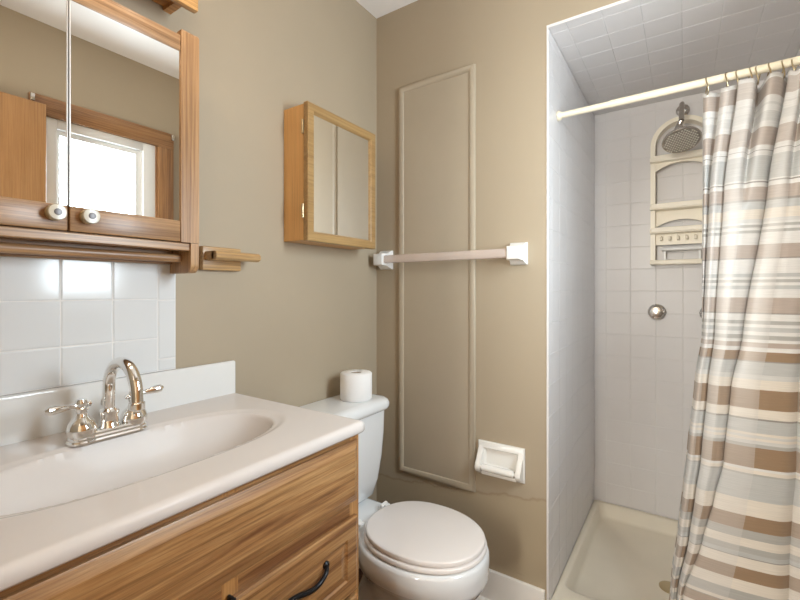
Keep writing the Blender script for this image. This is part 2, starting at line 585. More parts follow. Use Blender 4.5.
# open door against the right wall (seen in the mirror)
d1 = struct('door_1', box(nb(), 1.440, 1.475, -1.625, -0.849, 0.012, 2.03, 0.002, 1), M_door, loc=(1.45, -1.62, 0.012))
bm = nb()
for x, s in ((1.440, -1), (1.475, 1)):
    lathe(bm, [(0.030, 0), (0.030, 0.004), (0.012, 0.008), (0.012, 0.016), (0.026, 0.022), (0.028, 0.034), (0.014, 0.042) if s < 0 else (0.02, 0.04)],
          (x, -0.915, 0.95), (s, 0, 0), 20)
obj('door_knob', bm, M_brass, d1)

# window
w1 = struct('window_1', (lambda b_: (box(b_, W - 0.004, W + 0.05, wy0, wy0 + 0.052, wz0, wz1, 0.003), box(b_, W - 0.004, W + 0.05, wy1 - 0.075, wy1, wz0, wz1, 0.003),
            box(b_, W - 0.004, W + 0.05, wy0 + 0.052, wy1 - 0.075, wz0, wz0 + 0.06, 0.003), box(b_, W - 0.004, W + 0.05, wy0 + 0.052, wy1 - 0.075, wz1 - 0.045, wz1, 0.003)) and b_)(nb()), M_vinyl)
bm = nb()
box(bm, W + 0.012, W + 0.036, wy0 + 0.054, wy0 + 0.066, wz0 + 0.062, wz1 - 0.047); box(bm, W + 0.012, W + 0.036, wy1 - 0.107, wy1 - 0.077, wz0 + 0.062, wz1 - 0.047)
box(bm, W + 0.012, W + 0.036, wy0 + 0.066, wy1 - 0.107, wz0 + 0.062, wz0 + 0.09); box(bm, W + 0.012, W + 0.036, wy0 + 0.066, wy1 - 0.107, wz1 - 0.07, wz1 - 0.047)
obj('window_sash', bm, M_vinyl, w1)
obj('window_pane', box(nb(), W + 0.022, W + 0.026, wy0 + 0.064, wy1 - 0.105, wz0 + 0.088, wz1 - 0.068), M_pane, w1)
bm = nb()
box(bm, W - 0.018, W, wy0 - 0.055, wy0, wz0 - 0.06, wz1, 0.003); box(bm, W - 0.018, W, wy1, wy1 + 0.085, wz0 - 0.06, wz1, 0.003)
box(bm, W - 0.010, W, wy1 - 0.012, wy1 + 0.002, wz0, wz1 - 0.002)
obj('casing_side', bm, M_casing_z, w1)
bm = nb()
box(bm, W - 0.019, W, wy0 - 0.055, wy1 + 0.085, wz1, wz1 + 0.088, 0.003); box(bm, W - 0.030, W, wy0 - 0.075, wy1 + 0.105, wz0 - 0.03, wz0, 0.004)
obj('casing_head', bm, M_casing_y, w1)
bm = nb()
for y in (wy0 - 0.045, wy1 + 0.075):
    box(bm, W - 0.030, W - 0.019, y - 0.008, y + 0.008, wz1 + 0.050, wz1 + 0.082, 0.002)
obj('blind_bracket', bm, M_nickel, w1)

# ---- shower alcove: tiled walls, tiled ceiling
zl = grid_lines(0.085, SH, 0.112, 0.971)
bm = nb(); box(bm, SX - 0.007, SX - 0.0014, -0.002, SD + 0.05, 0, SH + 0.010)
wl = struct('wall_shower_left', bm, M_grout)
bm = nb(); tile_grid(bm, (SX - 0.006, 0, 0), (0, 1, 0), (0, 0, 1), (1, 0, 0), [-0.003] + grid_lines(0.045, SD, 0.112, 0.045), zl)
obj('tiles', bm, M_shtile, wl, angle=14)
bm = nb(); box(bm, SX - 0.0014, W + 0.02, SD + 0.0014, SD + 0.06, 0, SH + 0.010)
wb = struct('wall_shower_back', bm, M_grout)
bm = nb(); tile_grid(bm, (0, SD + 0.006, 0), (1, 0, 0), (0, 0, 1), (0, -1, 0), grid_lines(SX, W, 0.112, 0.934), zl)
obj('tiles', bm, M_shtile, wb, angle=14)
bm = nb(); box(bm, W + 0.0014, W + 0.06, 0, SD + 0.0014, 0, SH + 0.010)
wr = struct('wall_shower_right', bm, M_grout)
bm = nb(); tile_grid(bm, (W + 0.006, 0, 0), (0, 1, 0), (0, 0, 1), (-1, 0, 0), grid_lines(0, SD, 0.112, 0.045), zl)
obj('tiles', bm, M_shtile, wr, angle=14)
bm = nb(); box(bm, SX - 0.0014, W + 0.0014, -0.002, SD + 0.0014, SH + 0.0014, SH + 0.010)
cs = struct('ceiling_shower', bm, M_grout)
bm = nb(); tile_grid(bm, (0, 0, SH + 0.006), (1, 0, 0), (0, 1, 0), (0, 0, -1), grid_lines(SX, W, 0.112, 0.934), [-0.003] + grid_lines(0.045, SD, 0.112, 0.045))
obj('tiles', bm, M_shtile, cs, angle=14)

# baseboard and shoe moulding
struct('baseboard_back', box(nb(), 0.0, SX - 0.012, -0.013, 0, 0.0, 0.130, 0.004, 2, lambda c: c.z > 0.1 and c.y < -0.01), M_base)
bm = nb()
pf = [(-0.013, 0.0), (-0.034, 0.0), (-0.034, 0.007), (-0.029, 0.016), (-0.021, 0.021), (-0.013, 0.022)]
extrude_poly(bm, [(0.0, y, z) for y, z in pf], (SX - 0.012, 0, 0))
struct('trim_1', bm, M_base)
struct('baseboard_right', box(nb(), W - 0.012, W, FY, -0.02, 0.0, 0.12, 0.004, 2, lambda c: c.z > 0.1 and c.x < W - 0.01), M_base)

# ------------------------------------------------------------------ vanity
VY0, VY1 = -1.505, -0.737
VX = 0.501
van = thing('vanity_cabinet', 'oak vanity cabinet with drawers below the white sink top', 'vanity cabinet', (0.25, -1.13, 0))
bm = nb()
box(bm, 0.002, VX - 0.02, VY1 - 0.016, VY1, 0.0, 0.855); box(bm, 0.002, VX - 0.02, VY0, VY0 + 0.016, 0.0, 0.855)
box(bm, 0.002, VX - 0.02, VY0 + 0.016, VY1 - 0.016, 0.09, 0.106); box(bm, 0.40, 0.414, VY0 + 0.016, VY1 - 0.016, 0, 0.09)
box(bm, 0.002, 0.010, VY0 + 0.016, VY1 - 0.016, 0.106, 0.855)
obj('carcass', bm, M_van_z, van, smooth=False)
bm = nb()
for y0, y1 in ((VY0, VY0 + 0.035), (VY1 - 0.035, VY1), (-1.11, -1.075)):
    box(bm, VX - 0.02, VX, y0, y1, 0.0 if y1 < -1.2 or y0 > -0.9 else 0.09, 0.855, 0.0015, 1)
obj('face_frame', bm, M_van_z, van, smooth=False)
for z0, z1 in ((0.835, 0.8545), (0.645, 0.705), (0.09, 0.12)):
    obj('frame_rail', box(nb(), VX - 0.0195, VX - 0.0003, VY0 + 0.034, VY1 - 0.012, z0, z1), M_van_y, van, smooth=False)


def raised_front(bm, x, y0, y1, z0, z1, t=0.015, lip=0.010, flat=0.030, groove=0.004):
    """overlay front with rounded lip, a grooved border and a raised middle panel"""
    def ring(i, h):
        return [(x + h, y0 + i, z0 + i), (x + h, y1 - i, z0 + i), (x + h, y1 - i, z1 - i), (x + h, y0 + i, z1 - i)]
    return loft(bm, [ring(0, 0), ring(0, t * .55), ring(0.003, t * .85), ring(lip, t), ring(lip + flat, t), ring(lip + flat + 0.004, t - groove),
                     ring(lip + flat + 0.008, t - groove), ring(lip + flat + 0.022, t)])


def plain_front(bm, x, y0, y1, z0, z1, t=0.015, bev=0.018):
    def ring(i, h):
        return [(x + h, y0 + i, z0 + i), (x + h, y1 - i, z0 + i), (x + h, y1 - i, z1 - i), (x + h, y0 + i, z1 - i)]
    return loft(bm, [ring(0, 0), ring(0, t * .45), ring(0.002, t * .55), ring(bev, t * .97), ring(bev + .002, t)])


ff = obj('false_drawer_front', plain_front(nb(), VX, VY0 + 0.016, VY1 - 0.014, 0.695, 0.840), M_van_y, van, angle=12)
DY0, DY1 = -1.092, -0.755


def pull(parent, cy, cz, vertical=False):
    """wavy wrought pull: one end curls up, the other down"""
    wave = [(0.070, 0.012), (0.064, 0.010), (0.054, 0.004), (0.040, -0.004), (0.022, -0.007), (0.002, -0.003), (-0.018, 0.003), (-0.038, 0.007), (-0.056, 0.006), (-0.066, -0.002), (-0.072, -0.010)]
    pts = []
    for k, (a, b_) in enumerate(wave):
        out = 0.016 + 0.013 * min(1, min(k, len(wave) - 1 - k) / 2.0) ** 0.7 if 0 < k < len(wave) - 1 else 0.0155
        pts.append((VX + out, cy + (b_ if vertical else a), cz + (a if vertical else b_)))
    bm = nb()
    P = catmull(pts, 4)
    tube(bm, P, [0.0042 + 0.0014 * math.sin(PI * k / (len(P) - 1)) for k in range(len(P))], 10)
    for t in (pts[0], pts[-1]):
        lathe(bm, [(0.0085, 0), (0.0085, 0.003), (0.005, 0.006)], (VX + 0.0150, t[1], t[2]), (1, 0, 0), 14)
    h = obj('drawer_pull' if not vertical else 'door_pull', bm, M_black, parent)
    h['label'] = 'black wavy metal pull'
    return h


for z0, z1 in ((0.482, 0.660), (0.292, 0.470), (0.115, 0.280)):
    dr = obj('drawer', raised_front(nb(), VX, DY0, DY1, z0, z1), M_van_y, van, angle=12)
    pull(dr, -0.938, (z0 + z1) / 2 + 0.018)
dr = obj('cabinet_door', raised_front(nb(), VX, VY0 + 0.016, -1.100, 0.115, 0.660, flat=0.05), M_van_z, van, angle=12)
pull(dr, -1.455, 0.575, True)
bm = nb(); box(bm, VX + 0.001, VX + 0.017, -1.1005, -1.0935, 0.590, 0.668, 0.003, 2)
tube(bm, [(VX + 0.017, -1.097, 0.592), (VX + 0.017, -1.097, 0.666)], 0.004, 10)
h = obj('door_hinge', bm, M_black, van)
h['label'] = 'black iron hinge'


# ---- sink top: one moulded slab with an oval basin
top = thing('sink_top', 'white moulded sink top with oval basin on the oak vanity', 'sink', (0.25, -1.13, 0.858))
TY0, TY1, TX = -1.525, -0.737, 0.527
BCX, BCY, BA, BB = 0.277, -1.124, 0.131, 0.278
ZT = 0.885


def top_z(x, y):
    r = (abs((x - BCX) / BA) ** 2.5 + abs((y - BCY) / BB) ** 2.5) ** (1 / 2.5)
    z = ZT
    if r < 1.13:
        t = min(1, (1.13 - r) / 0.10); z -= 0.0045 * t * t * (3 - 2 * t)
    if r < 1.0:
        z -= 0.125 * (1 - r ** 2.6) ** 0.85
    return z


bm = nb()
nx, ny = 120, 170
R0 = 0.013
xs = [0.0 + (TX - R0) * i / nx for i in range(nx + 1)]
ys = [TY0 + R0 + (TY1 - TY0 - 2 * R0) * j / ny for j in range(ny + 1)]
V = [[bm.verts.new((x, y, top_z(x, y))) for y in ys] for x in xs]
for i in range(nx):
    for j in range(ny):
        bm.faces.new((V[i][j], V[i + 1][j], V[i + 1][j + 1], V[i][j + 1]))
# rounded edge on the left end, front and right end
edge = [(xs[i], ys[0], 0, -1) for i in range(nx)] + [(xs[nx], ys[0], 1, -1)] + [(xs[nx], ys[j], 1, 0) for j in range(1, ny)] + \
       [(xs[nx], ys[ny], 1, 1)] + [(xs[i], ys[ny], 0, 1) for i in range(nx - 1, -1, -1)]
path = []
for x, y, dx, dy in edge:
    path.append((x, y, Vector((dx, dy, 0)).normalized()))
prev = [V[i][0] for i in range(nx)] + [V[nx][0]] + [V[nx][j] for j in range(1, ny)] + [V[nx][ny]] + [V[i][ny] for i in range(nx - 1, -1, -1)]
for off, dz in [(R0 * math.sin(a), -R0 * (1 - math.cos(a))) for a in [PI / 2 * k / 6 for k in range(1, 7)]] + [(R0, -0.022), (R0 - 0.004, -0.0265), (0.0, -0.0265)]:
    row = []
    for x, y, d in path:
        row.append(bm.verts.new((x + d.x * off, y + d.y * off, ZT + dz)))
    for k in range(len(row) - 1):
        bm.faces.new((prev[k], row[k], row[k + 1], prev[k + 1]))
    prev = row
bmesh.ops.recalc_face_normals(bm, faces=bm.faces[:])
obj('countertop', bm, M_marble, top, angle=60)
bm = nb()
box(bm, 0.001, 0.021, TY0, TY1 - 0.006, ZT - 0.001, 0.984, 0.006, 3, lambda c: c.z > 0.95 or (c.y > TY1 - 0.01 and c.x > 0.02))
obj('backsplash', bm, M_splash, top)
obj('drain', lathe(nb(), [(0.022, 0), (0.022, 0.003), (0.017, 0.004), (0.015, 0.002), (0.002, 0.003)], (BCX, BCY, top_z(BCX, BCY) - 0.0005), (0, 0, 1), 24), M_chrome, top)

# ---- faucet
FX, FYc = 0.128, -1.133
fz = ZT
fa = thing('faucet', 'chrome gooseneck faucet with two lever handles behind the sink basin', 'faucet', (FX, FYc, fz))
bm = nb()


def stadium(hw, hl, z, n=12):
    pts = []
    for k in range(n + 1):
        a = -PI / 2 + PI * k / n
        pts.append((FX + hw * math.sin(a) * -1 if False else FX + hw * math.cos(PI / 2 + PI * k / n - PI / 2) * 0 + hw * math.sin(PI * k / n - PI / 2) * -1, FYc + hl + hw * math.cos(PI * k / n - PI / 2), z))
    for k in range(n + 1):
        pts.append((FX + hw * math.sin(PI * k / n - PI / 2), FYc - hl - hw * math.cos(PI * k / n - PI / 2), z))
    return pts


loft(bm, [stadium(0.028, 0.0495, fz + 0.0004), stadium(0.028, 0.0495, fz + 0.004), stadium(0.0255, 0.0495, fz + 0.007), stadium(0.0255, 0.0495, fz + 0.011),
          stadium(0.0225, 0.0495, fz + 0.014), stadium(0.0225, 0.0495, fz + 0.018), stadium(0.019, 0.0495, fz + 0.021)])
obj('base_plate', bm, M_chrome, fa)
for sgn in (-1, 1):
    yc = FYc + sgn * 0.0505
    bm = nb()
    lathe(bm, [(0.026, 0.018), (0.027, 0.022), (0.0265, 0.032), (0.023, 0.042), (0.015, 0.050), (0.0105, 0.058), (0.0105, 0.064), (0.0125, 0.067), (0.0125, 0.071), (0.009, 0.074), (0.011, 0.078), (0.0115, 0.083), (0.009, 0.089), (0.003, 0.091)],
          (FX, yc, fz), (0, 0, 1), 28)
    hd = obj('handle', bm, M_chrome, fa)
    bm = nb()
    d = Vector((0.10 if sgn < 0 else 0.05, sgn, 0.02 if sgn < 0 else 0.10)).normalized()
    o = Vector((FX, yc, fz + 0.077))
    tube(bm, [o - d * 0.019, o - d * 0.016, o - d * 0.011, o, o + d * 0.012, o + d * 0.020, o + d * 0.032, o + d * 0.048, o + d * 0.058, o + d * 0.064],
         [0.003, 0.0058, 0.004, 0.0062, 0.0058, 0.0048, 0.0072, 0.0096, 0.0088, 0.003], 14)
    lv = obj('lever', bm, M_chrome, hd)
bm = nb()
lathe(bm, [(0.021, 0.018), (0.021, 0.022), (0.0185, 0.026), (0.0175, 0.046), (0.0195, 0.050), (0.0195, 0.055), (0.014, 0.060)], (FX, FYc, fz), (0, 0, 1), 28)
obj('spout_collar', bm, M_chrome, fa)
arc = [(FX, FYc, fz + 0.05), (FX, FYc, fz + 0.075), (FX + 0.001, FYc, fz + 0.10)]
RC = 0.062
cz = fz + 0.103
for k in range(1, 15):
    a = PI - k * (PI * 1.02) / 14
    arc.append((FX + RC + RC * math.cos(a), FYc, cz + RC * 0.98 * math.sin(a)))
arc += [(FX + 2 * RC + 0.001, FYc, cz - 0.016)]
bm = nb()
tube(bm, catmull(arc, 3), 0.0118, 18)
lathe(bm, [(0.0118, 0), (0.0145, 0.002), (0.0145, 0.014), (0.012, 0.016), (0.010, 0.012)], (FX + 2 * RC + 0.001, FYc, cz - 0.012), (0, 0, -1), 20)
obj('spout', bm, M_chrome, fa)
obj('lift_rod', tube(nb(), [(FX - 0.026, FYc, fz + 0.012), (FX - 0.026, FYc, fz + 0.060), (FX - 0.026, FYc, fz + 0.064), (FX - 0.026, FYc, fz + 0.072), (FX - 0.026, FYc, fz + 0.078)], [0.0025, 0.0025, 0.006, 0.0065, 0.003], 12), M_chrome, fa)

# ---- tile backsplash on the left wall above the sink
bsp = thing('tile_backsplash', 'white square tile backsplash between sink top and mirror cabinet', 'backsplash', (0.003, -1.22, 0.985))
obj('grout', box(nb(), 0.0005, 0.0078, TY0, -0.923, 0.9845, 1.315), M_grout, bsp)
zt = [0.985, 1.073, 1.176, 1.279, 1.315]
ysl = [TY0, -1.494, -1.389, -1.285, -1.181, -1.077, -0.970]
bm = nb(); tile_grid(bm, (0.003, 0, 0), (0, 1, 0), (0, 0, 1), (1, 0, 0), ysl, zt, 0.0015, 0.006, 0.0022)
obj('field_tiles', bm, M_tile, bsp, angle=14)
bm = nb(); tile_grid(bm, (0.003, 0, 0), (0, 1, 0), (0, 0, 1), (1, 0, 0), [-0.970, -0.922], [0.985, 1.016, 1.173, 1.315], 0.0015, 0.006, 0.0025)
obj('edge_tiles', bm, M_tile, bsp, angle=14)

# ------------------------------------------------------------------ mirror cabinet
MY0, MY1, MZ0, MZ1 = -1.487, -0.923, 1.320, 1.845
ms = -1.2025
mc = thing('mirror_cabinet', 'oak mirror cabinet with two mirrored doors above the sink', 'mirror cabinet', (0.06, -1.205, 1.24))
bm = nb()
box(bm, 0.001, 0.100, MY0, MY1, MZ0, MZ1 - 0.005)
box(bm, 0.085, 0.114, MY0, MY1, 1.300, MZ0 - 0.001, 0.002, 1)
obj('cabinet_body', bm, M_cab_y, mc, smooth=False)
bm = nb(); box(bm, 0.016, 0.034, MY0 + 0.02, MY1 - 0.022, 1.268, 1.318, 0.002, 1)
obj('back_rail', bm, M_cab_y, mc, smooth=False)
for sgn in (-1, 1):
    y0, y1 = (MY0, ms - 0.0015) if sgn < 0 else (ms + 0.0015, MY1)
    so = 0.047
    dd = obj('mirror_door', box(nb(), 0.1005, 0.1035, y0 + 0.004, y1 - 0.004, MZ0 + 0.004, 1.834), M_cab_y, mc, smooth=False)
    for za, zb in ((MZ0 + 0.001, 1.373), (1.797, 1.838)):
        obj('rail', box(nb(), 0.101, 0.120, y0 + (so if sgn < 0 else 0), y1 - (so if sgn > 0 else 0), za, zb, 0.003, 2), M_cab_y, dd)
    bm = nb()
    ya, yb = (y1 - so, y1) if sgn > 0 else (y0, y0 + so)
    box(bm, 0.101, 0.1215, ya, yb, MZ0, MZ1 + 0.010, 0.006, 2, lambda c: c.z > MZ1 and abs(c.x - 0.11) < 0.02)
    obj('stile', bm, M_cab_z, dd)
    mi = obj('mirror', box(nb(), 0.104, 0.1165, y0 + (so if sgn < 0 else 0.001), y1 - (so if sgn > 0 else 0.001), 1.372, 1.798), M_mirror, dd, smooth=False)
    bm = nb()
    ye = y0 if sgn > 0 else y1
    box(bm, 0.1035, 0.1185, ye - (0 if sgn > 0 else 0.0016), ye + (0.0022 if sgn > 0 else 0), 1.373, 1.797)
    obj('mirror_edge', bm, M_alu, dd, smooth=False)
    ky = ms + (0.033 if sgn > 0 else -0.025)
    bm = nb()
    n0 = 0
    for mi_, pf in enumerate(([(0.0155, 0), (0.0160, 0.003), (0.0150, 0.005), (0.0125, 0.007), (0.0120, 0.012)],
                              [(0.010, 0.011), (0.0150, 0.012), (0.0158, 0.0135), (0.0158, 0.0205), (0.0148, 0.0222), (0.0085, 0.0230)],
                              [(0.0066, 0.0225), (0.0064, 0.0245), (0.003, 0.0252)])):
        lathe(bm, pf, (0.120, ky, 1.354), (1, 0, 0), 26)
        bm.faces.ensure_lookup_table()
        for f in bm.faces[n0:]:
            f.material_index = mi_
        n0 = len(bm.faces)
    obj('door_knob', bm, M_brass, dd, extra=[M_ceramic, M_screw])
for yb in (MY0, MY1 - 0.021):
    pts = [(0.018, 0, 1.320), (0.018, 0, 1.244), (0.098, 0, 1.244)] + [(0.098 + 0.022 * math.sin(a), 0, 1.266 - 0.022 * math.cos(a)) for a in [PI / 2 * k / 6 for k in range(1, 7)]] + [(0.120, 0, 1.319), (0.084, 0, 1.3195)]
    bm = nb(); extrude_poly(bm, [(p[0], yb, p[2]) for p in pts], (0, 0.021, 0))
    br = obj('rail_bracket', bm, M_cab_z, mc)
obj('towel_dowel', tube(nb(), [(0.070, MY0 + 0.012, 1.282), (0.070, MY1 - 0.012, 1.282)], 0.0105, 20), M_cab_y, mc)

# ---- wooden peg holder to the right of the cabinet
pg = thing('towel_peg', 'small wooden peg holder on the wall right of the mirror cabinet', 'towel peg', (0.01, -0.79, 1.258))
obj('wall_plate', box(nb(), 0.0005, 0.021, -0.852, -0.726, 1.258, 1.327, 0.003, 2), M_peg, pg)
bm = nb(); box(bm, 0.020, 0.066, -0.846, -0.780, 1.2855, 1.3115, 0.002, 1)
obj('arm', bm, M_peg, pg)
obj('dowel', tube(nb(), [(0.066, -0.846, 1.2985), (0.066, -0.700, 1.2985), (0.066, -0.695, 1.2985), (0.066, -0.6925, 1.2985)], [0.0130, 0.0130, 0.0115, 0.008], 20), M_peg, pg)

# ---- light bar above the mirror
lb = thing('vanity_light', 'honey oak light bar with globe bulbs above the mirror cabinet', 'vanity light', (0.06, -1.205, 1.92))
bm = nb()
box(bm, 0.001, 0.100, MY1 - 0.030, MY1 - 0.010, 1.951, 2.075); box(bm, 0.001, 0.100, MY0 + 0.010, MY0 + 0.030, 1.951, 2.075)
box(bm, 0.001, 0.100, MY0 + 0.030, MY1 - 0.030, 1.962, 1.974)
obj('box', bm, M_barwood, lb, smooth=False)
obj('front_board', box(nb(), 0.100, 0.120, MY0, MY1, 1.920, 2.085, 0.004, 2), M_barwood, lb)
for y in (-1.00, -1.137, -1.273, -1.41):
    so_ = obj('lamp_socket', lathe(nb(), [(0.03, 0), (0.03, 0.004), (0.012, 0.010), (0.010, 0.055), (0.020, 0.062), (0.019, 0.096)], (0.1195, y, 2.025), (1, 0, 0), 20), M_brass, lb)
    bm = nb()
    lathe(bm, [(0.012, 0)] + [(0.042 * math.sin(a), 0.046 - 0.042 * math.cos(a)) for a in [0.3 + (PI - 0.3) * k / 14 for k in range(15)]], (0.206, y, 2.025), (1, 0, 0), 24)
    obj('globe_bulb', bm, M_bulb, lb)

# ------------------------------------------------------------------ small medicine cabinet
mdc = thing('medicine_cabinet', 'small maple medicine cabinet with mirrored door in the corner above the toilet', 'medicine cabinet', (0.06, -0.355, 1.363))
CY0, CY1, CZ0, CZ1 = -0.541, -0.168, 1.366, 1.832
bm = nb(); box(bm, 0.001, 0.098, CY0 + 0.002, CY1 - 0.002, CZ0 + 0.003, CZ1 - 0.003, 0.001, 1)
obj('cabinet_body', bm, M_maple_z, mdc, smooth=False)
bm = nb()
fw = 0.034


def frame_ring(i, h):
    return [(0.101 + h, CY0 + i, CZ0 + i), (0.101 + h, CY1 - i, CZ0 + i), (0.101 + h, CY1 - i, CZ1 - i), (0.101 + h, CY0 + i, CZ1 - i)]


loft(bm, [frame_ring(i, h) for i, h in ((fw, 0.0), (0.0, 0.0), (0, 0.019), (0.003, 0.0215), (0.026, 0.0215), (0.031, 0.017), (fw, 0.012), (fw, 0.0))], cap=False)
dd = obj('cabinet_door', bm, M_pine_y, mdc, angle=15)
obj('mirror', box(nb(), 0.103, 0.1125, CY0 + fw - 0.002, CY1 - fw + 0.002, CZ0 + fw - 0.002, CZ1 - fw + 0.002), M_mirror, dd, smooth=False)
for z in (1.750, 1.466):
    bm = nb()
    tube(bm, [(0.101, CY0 - 0.004, z - 0.023), (0.101, CY0 - 0.004, z + 0.023)], 0.0045, 12)
    box(bm, 0.094, 0.101, CY0 - 0.002, CY0 + 0.003, z - 0.022, z + 0.022)
    obj('hinge', bm, M_brass, mdc)

# ------------------------------------------------------------------ access panel on the back wall
AX0, AX1, AZ0, AZ1 = 0.127, 0.486, 0.410, 2.083
ap = thing('access_panel', 'tall painted access panel framed with moulding on the back wall', 'wall panel', (0.306, -0.004, AZ0))
obj('panel_board', box(nb(), AX0 + 0.006, AX1 - 0.006, -0.006, -0.0003, AZ0 + 0.006, AZ1 - 0.006), M_trimpaint, ap)
bm = nb()


def ap_ring(i, h):
    return [(AX0 + i, -h, AZ0 + i), (AX1 - i, -h, AZ0 + i), (AX1 - i, -h, AZ1 - i), (AX0 + i, -h, AZ1 - i)]


loft(bm, [ap_ring(i, h) for i, h in ((0.026, 0.0005), (0.0, 0.0005), (0.0, 0.008), (0.003, 0.012), (0.009, 0.0145), (0.016, 0.0135), (0.022, 0.0105), (0.026, 0.0058), (0.026, 0.0005))], cap=False)
obj('moulding', bm, M_trimpaint, ap, angle=50)
bm = nb()
for x in (AX0 + 0.012, AX1 - 0.012):
    for z in (0.75, 1.15, 1.55, 1.95):
        obj('screw_cover', lathe(nb(), [(0.0035, 0), (0.003, 0.0015), (0.001, 0.002)], (x, -0.0138, z), (0, -1, 0), 10), M_trimpaint, ap)

# ------------------------------------------------------------------ towel bar
tb = thing('towel_bar', 'clear acrylic towel bar with white ends across the back wall panel', 'towel bar', (0.37, -0.03, 1.29))
for x0, x1, s in ((0.030, 0.092, 1), (0.628, 0.690, -1)):
    zc = 1.333
    bm = nb()

    def pr(h, w, g, zz):
        cx_ = (x0 + x1) / 2 - s * w * 0
        return [(cx_ - g, -h, zc - zz), (cx_ + g, -h, zc - zz), (cx_ + g, -h, zc + zz), (cx_ - g, -h, zc + zz)]
    loft(bm, [pr(h, 0, g, zz) for h, g, zz in ((0.0005 if x0 > .1 else 0.0005, 0.031, 0.041), (0.010, 0.031, 0.041), (0.018, 0.029, 0.037), (0.030, 0.026, 0.030), (0.036, 0.025, 0.026), (0.068, 0.025, 0.025), (0.074, 0.022, 0.022), (0.076, 0.016, 0.016))])
    obj('post', bm, M_white, tb, angle=30)
bm = nb(); box(bm, 0.088, 0.634, -0.069, -0.037, 1.316, 1.350, 0.006, 2)
rb = obj('rail', bm, M_acrylic, tb)
rb['label'] = 'clear acrylic rail'

# ---- ceramic paper holder
ph = thing('paper_holder', 'white ceramic toilet paper holder on the back wall beside the toilet', 'paper holder', (0.59, -0.02, 0.493))
PX0, PX1, PZ0, PZ1 = 0.500, 0.680, 0.493, 0.619


def ph_ring(ix, iz, h, dz=0.0):
    return [(PX0 + ix, -h, PZ0 + iz + dz), (PX1 - ix, -h, PZ0 + iz + dz), (PX1 - ix, -h, PZ1 - iz), (PX0 + ix, -h, PZ1 - iz)]


bm = nb()
loft(bm, [ph_ring(0, 0, 0.0005), ph_ring(0, 0, 0.008), ph_ring(0.004, 0.004, 0.013), ph_ring(0.022, 0.022, 0.014, 0.012), ph_ring(0.026, 0.025, 0.010, 0.012), ph_ring(0.030, 0.028, 0.002, 0.014)])
obj('back_plate', bm, M_fixture, ph, angle=50)
bm = nb()
for xa, xb in ((PX0 + 0.003, PX0 + 0.022), (PX1 - 0.022, PX1 - 0.003)):
    pf = [(-0.010, PZ0 + 0.010), (-0.040, PZ0 + 0.016), (-0.052, PZ0 + 0.026), (-0.054, PZ0 + 0.042), (-0.048, PZ0 + 0.054), (-0.024, PZ0 + 0.088), (-0.012, PZ0 + 0.112)]
    t = nb(); extrude_poly(t, [(xa, y, z) for y, z in pf], (xb - xa, 0, 0))
    bmesh.ops.bevel(t, geom=t.edges[:], offset=0.003, segments=2, affect='EDGES')
    obj('holder_arm', t, M_fixture, ph, angle=50)
obj('roller', tube(nb(), [(PX0 + 0.021, -0.040, PZ0 + 0.038), (PX0 + 0.028, -0.040, PZ0 + 0.038), (PX0 + 0.030, -0.040, PZ0 + 0.038), (PX1 - 0.030, -0.040, PZ0 + 0.038), (PX1 - 0.028, -0.040, PZ0 + 0.038), (PX1 - 0.021, -0.040, PZ0 + 0.038)], [0.007, 0.007, 0.0125, 0.0125, 0.007, 0.007], 18), M_fixture, ph)
bm = nb(); box(bm, PX0 + 0.022, PX1 - 0.022, -0.034, -0.010, PZ0 + 0.008, PZ0 + 0.020, 0.004, 2)
obj('lower_lip', bm, M_fixture, ph)

# ------------------------------------------------------------------ toilet
TCY = -0.368
to = thing('toilet', 'white porcelain toilet with closed lid between the vanity and the back wall', 'toilet', (0.33, TCY, 0))


def egg(cx, a, b_, z, n=48, back=0.92):
    """egg outline: rounder nose in front (+x), squarer back"""
    pts = []
    for k in range(n):
        t = 2 * PI * k / n
        c, s = math.cos(t), math.sin(t)
        e = 0.86 if c < 0 else 1.0
        pts.append((cx + a * (abs(c) ** e) * (1 if c > 0 else -1) * (1 if c > 0 else back), TCY + b_ * (abs(s) ** (0.92)) * (1 if s > 0 else -1), z))
    return pts


BCx = 0.458
bm = nb()
loft(bm, [egg(0.33, 0.205, 0.105, 0.0), egg(0.33, 0.205, 0.105, 0.015), egg(0.335, 0.185, 0.090, 0.05), egg(0.345, 0.165, 0.078, 0.11), egg(0.365, 0.165, 0.080, 0.17),
          egg(0.400, 0.178, 0.098, 0.22), egg(0.436, 0.195, 0.126, 0.265), egg(0.454, 0.209, 0.153, 0.30), egg(0.457, 0.2155, 0.168, 0.318), egg(0.458, 0.217, 0.173, 0.326), egg(0.453, 0.2215, 0.179, 0.332),
          egg(0.454, 0.223, 0.182, 0.36), egg(0.456, 0.220, 0.181, 0.388), egg(0.457, 0.213, 0.176, 0.398), egg(0.458, 0.200, 0.165, 0.400)])
bowl = obj('bowl', bm, M_porc, to, angle=70)


def rrect(x0, x1, y0, y1, z, r, n=6):
    pts = []
    for cx_, cy_, a0 in ((x1 - r, y1 - r, 0), (x0 + r, y1 - r, PI / 2), (x0 + r, y0 + r, PI), (x1 - r, y0 + r, 3 * PI / 2)):
        for k in range(n + 1):
            a = a0 + PI / 2 * k / n
            pts.append((cx_ + r * math.cos(a), cy_ + r * math.sin(a), z))
    return pts


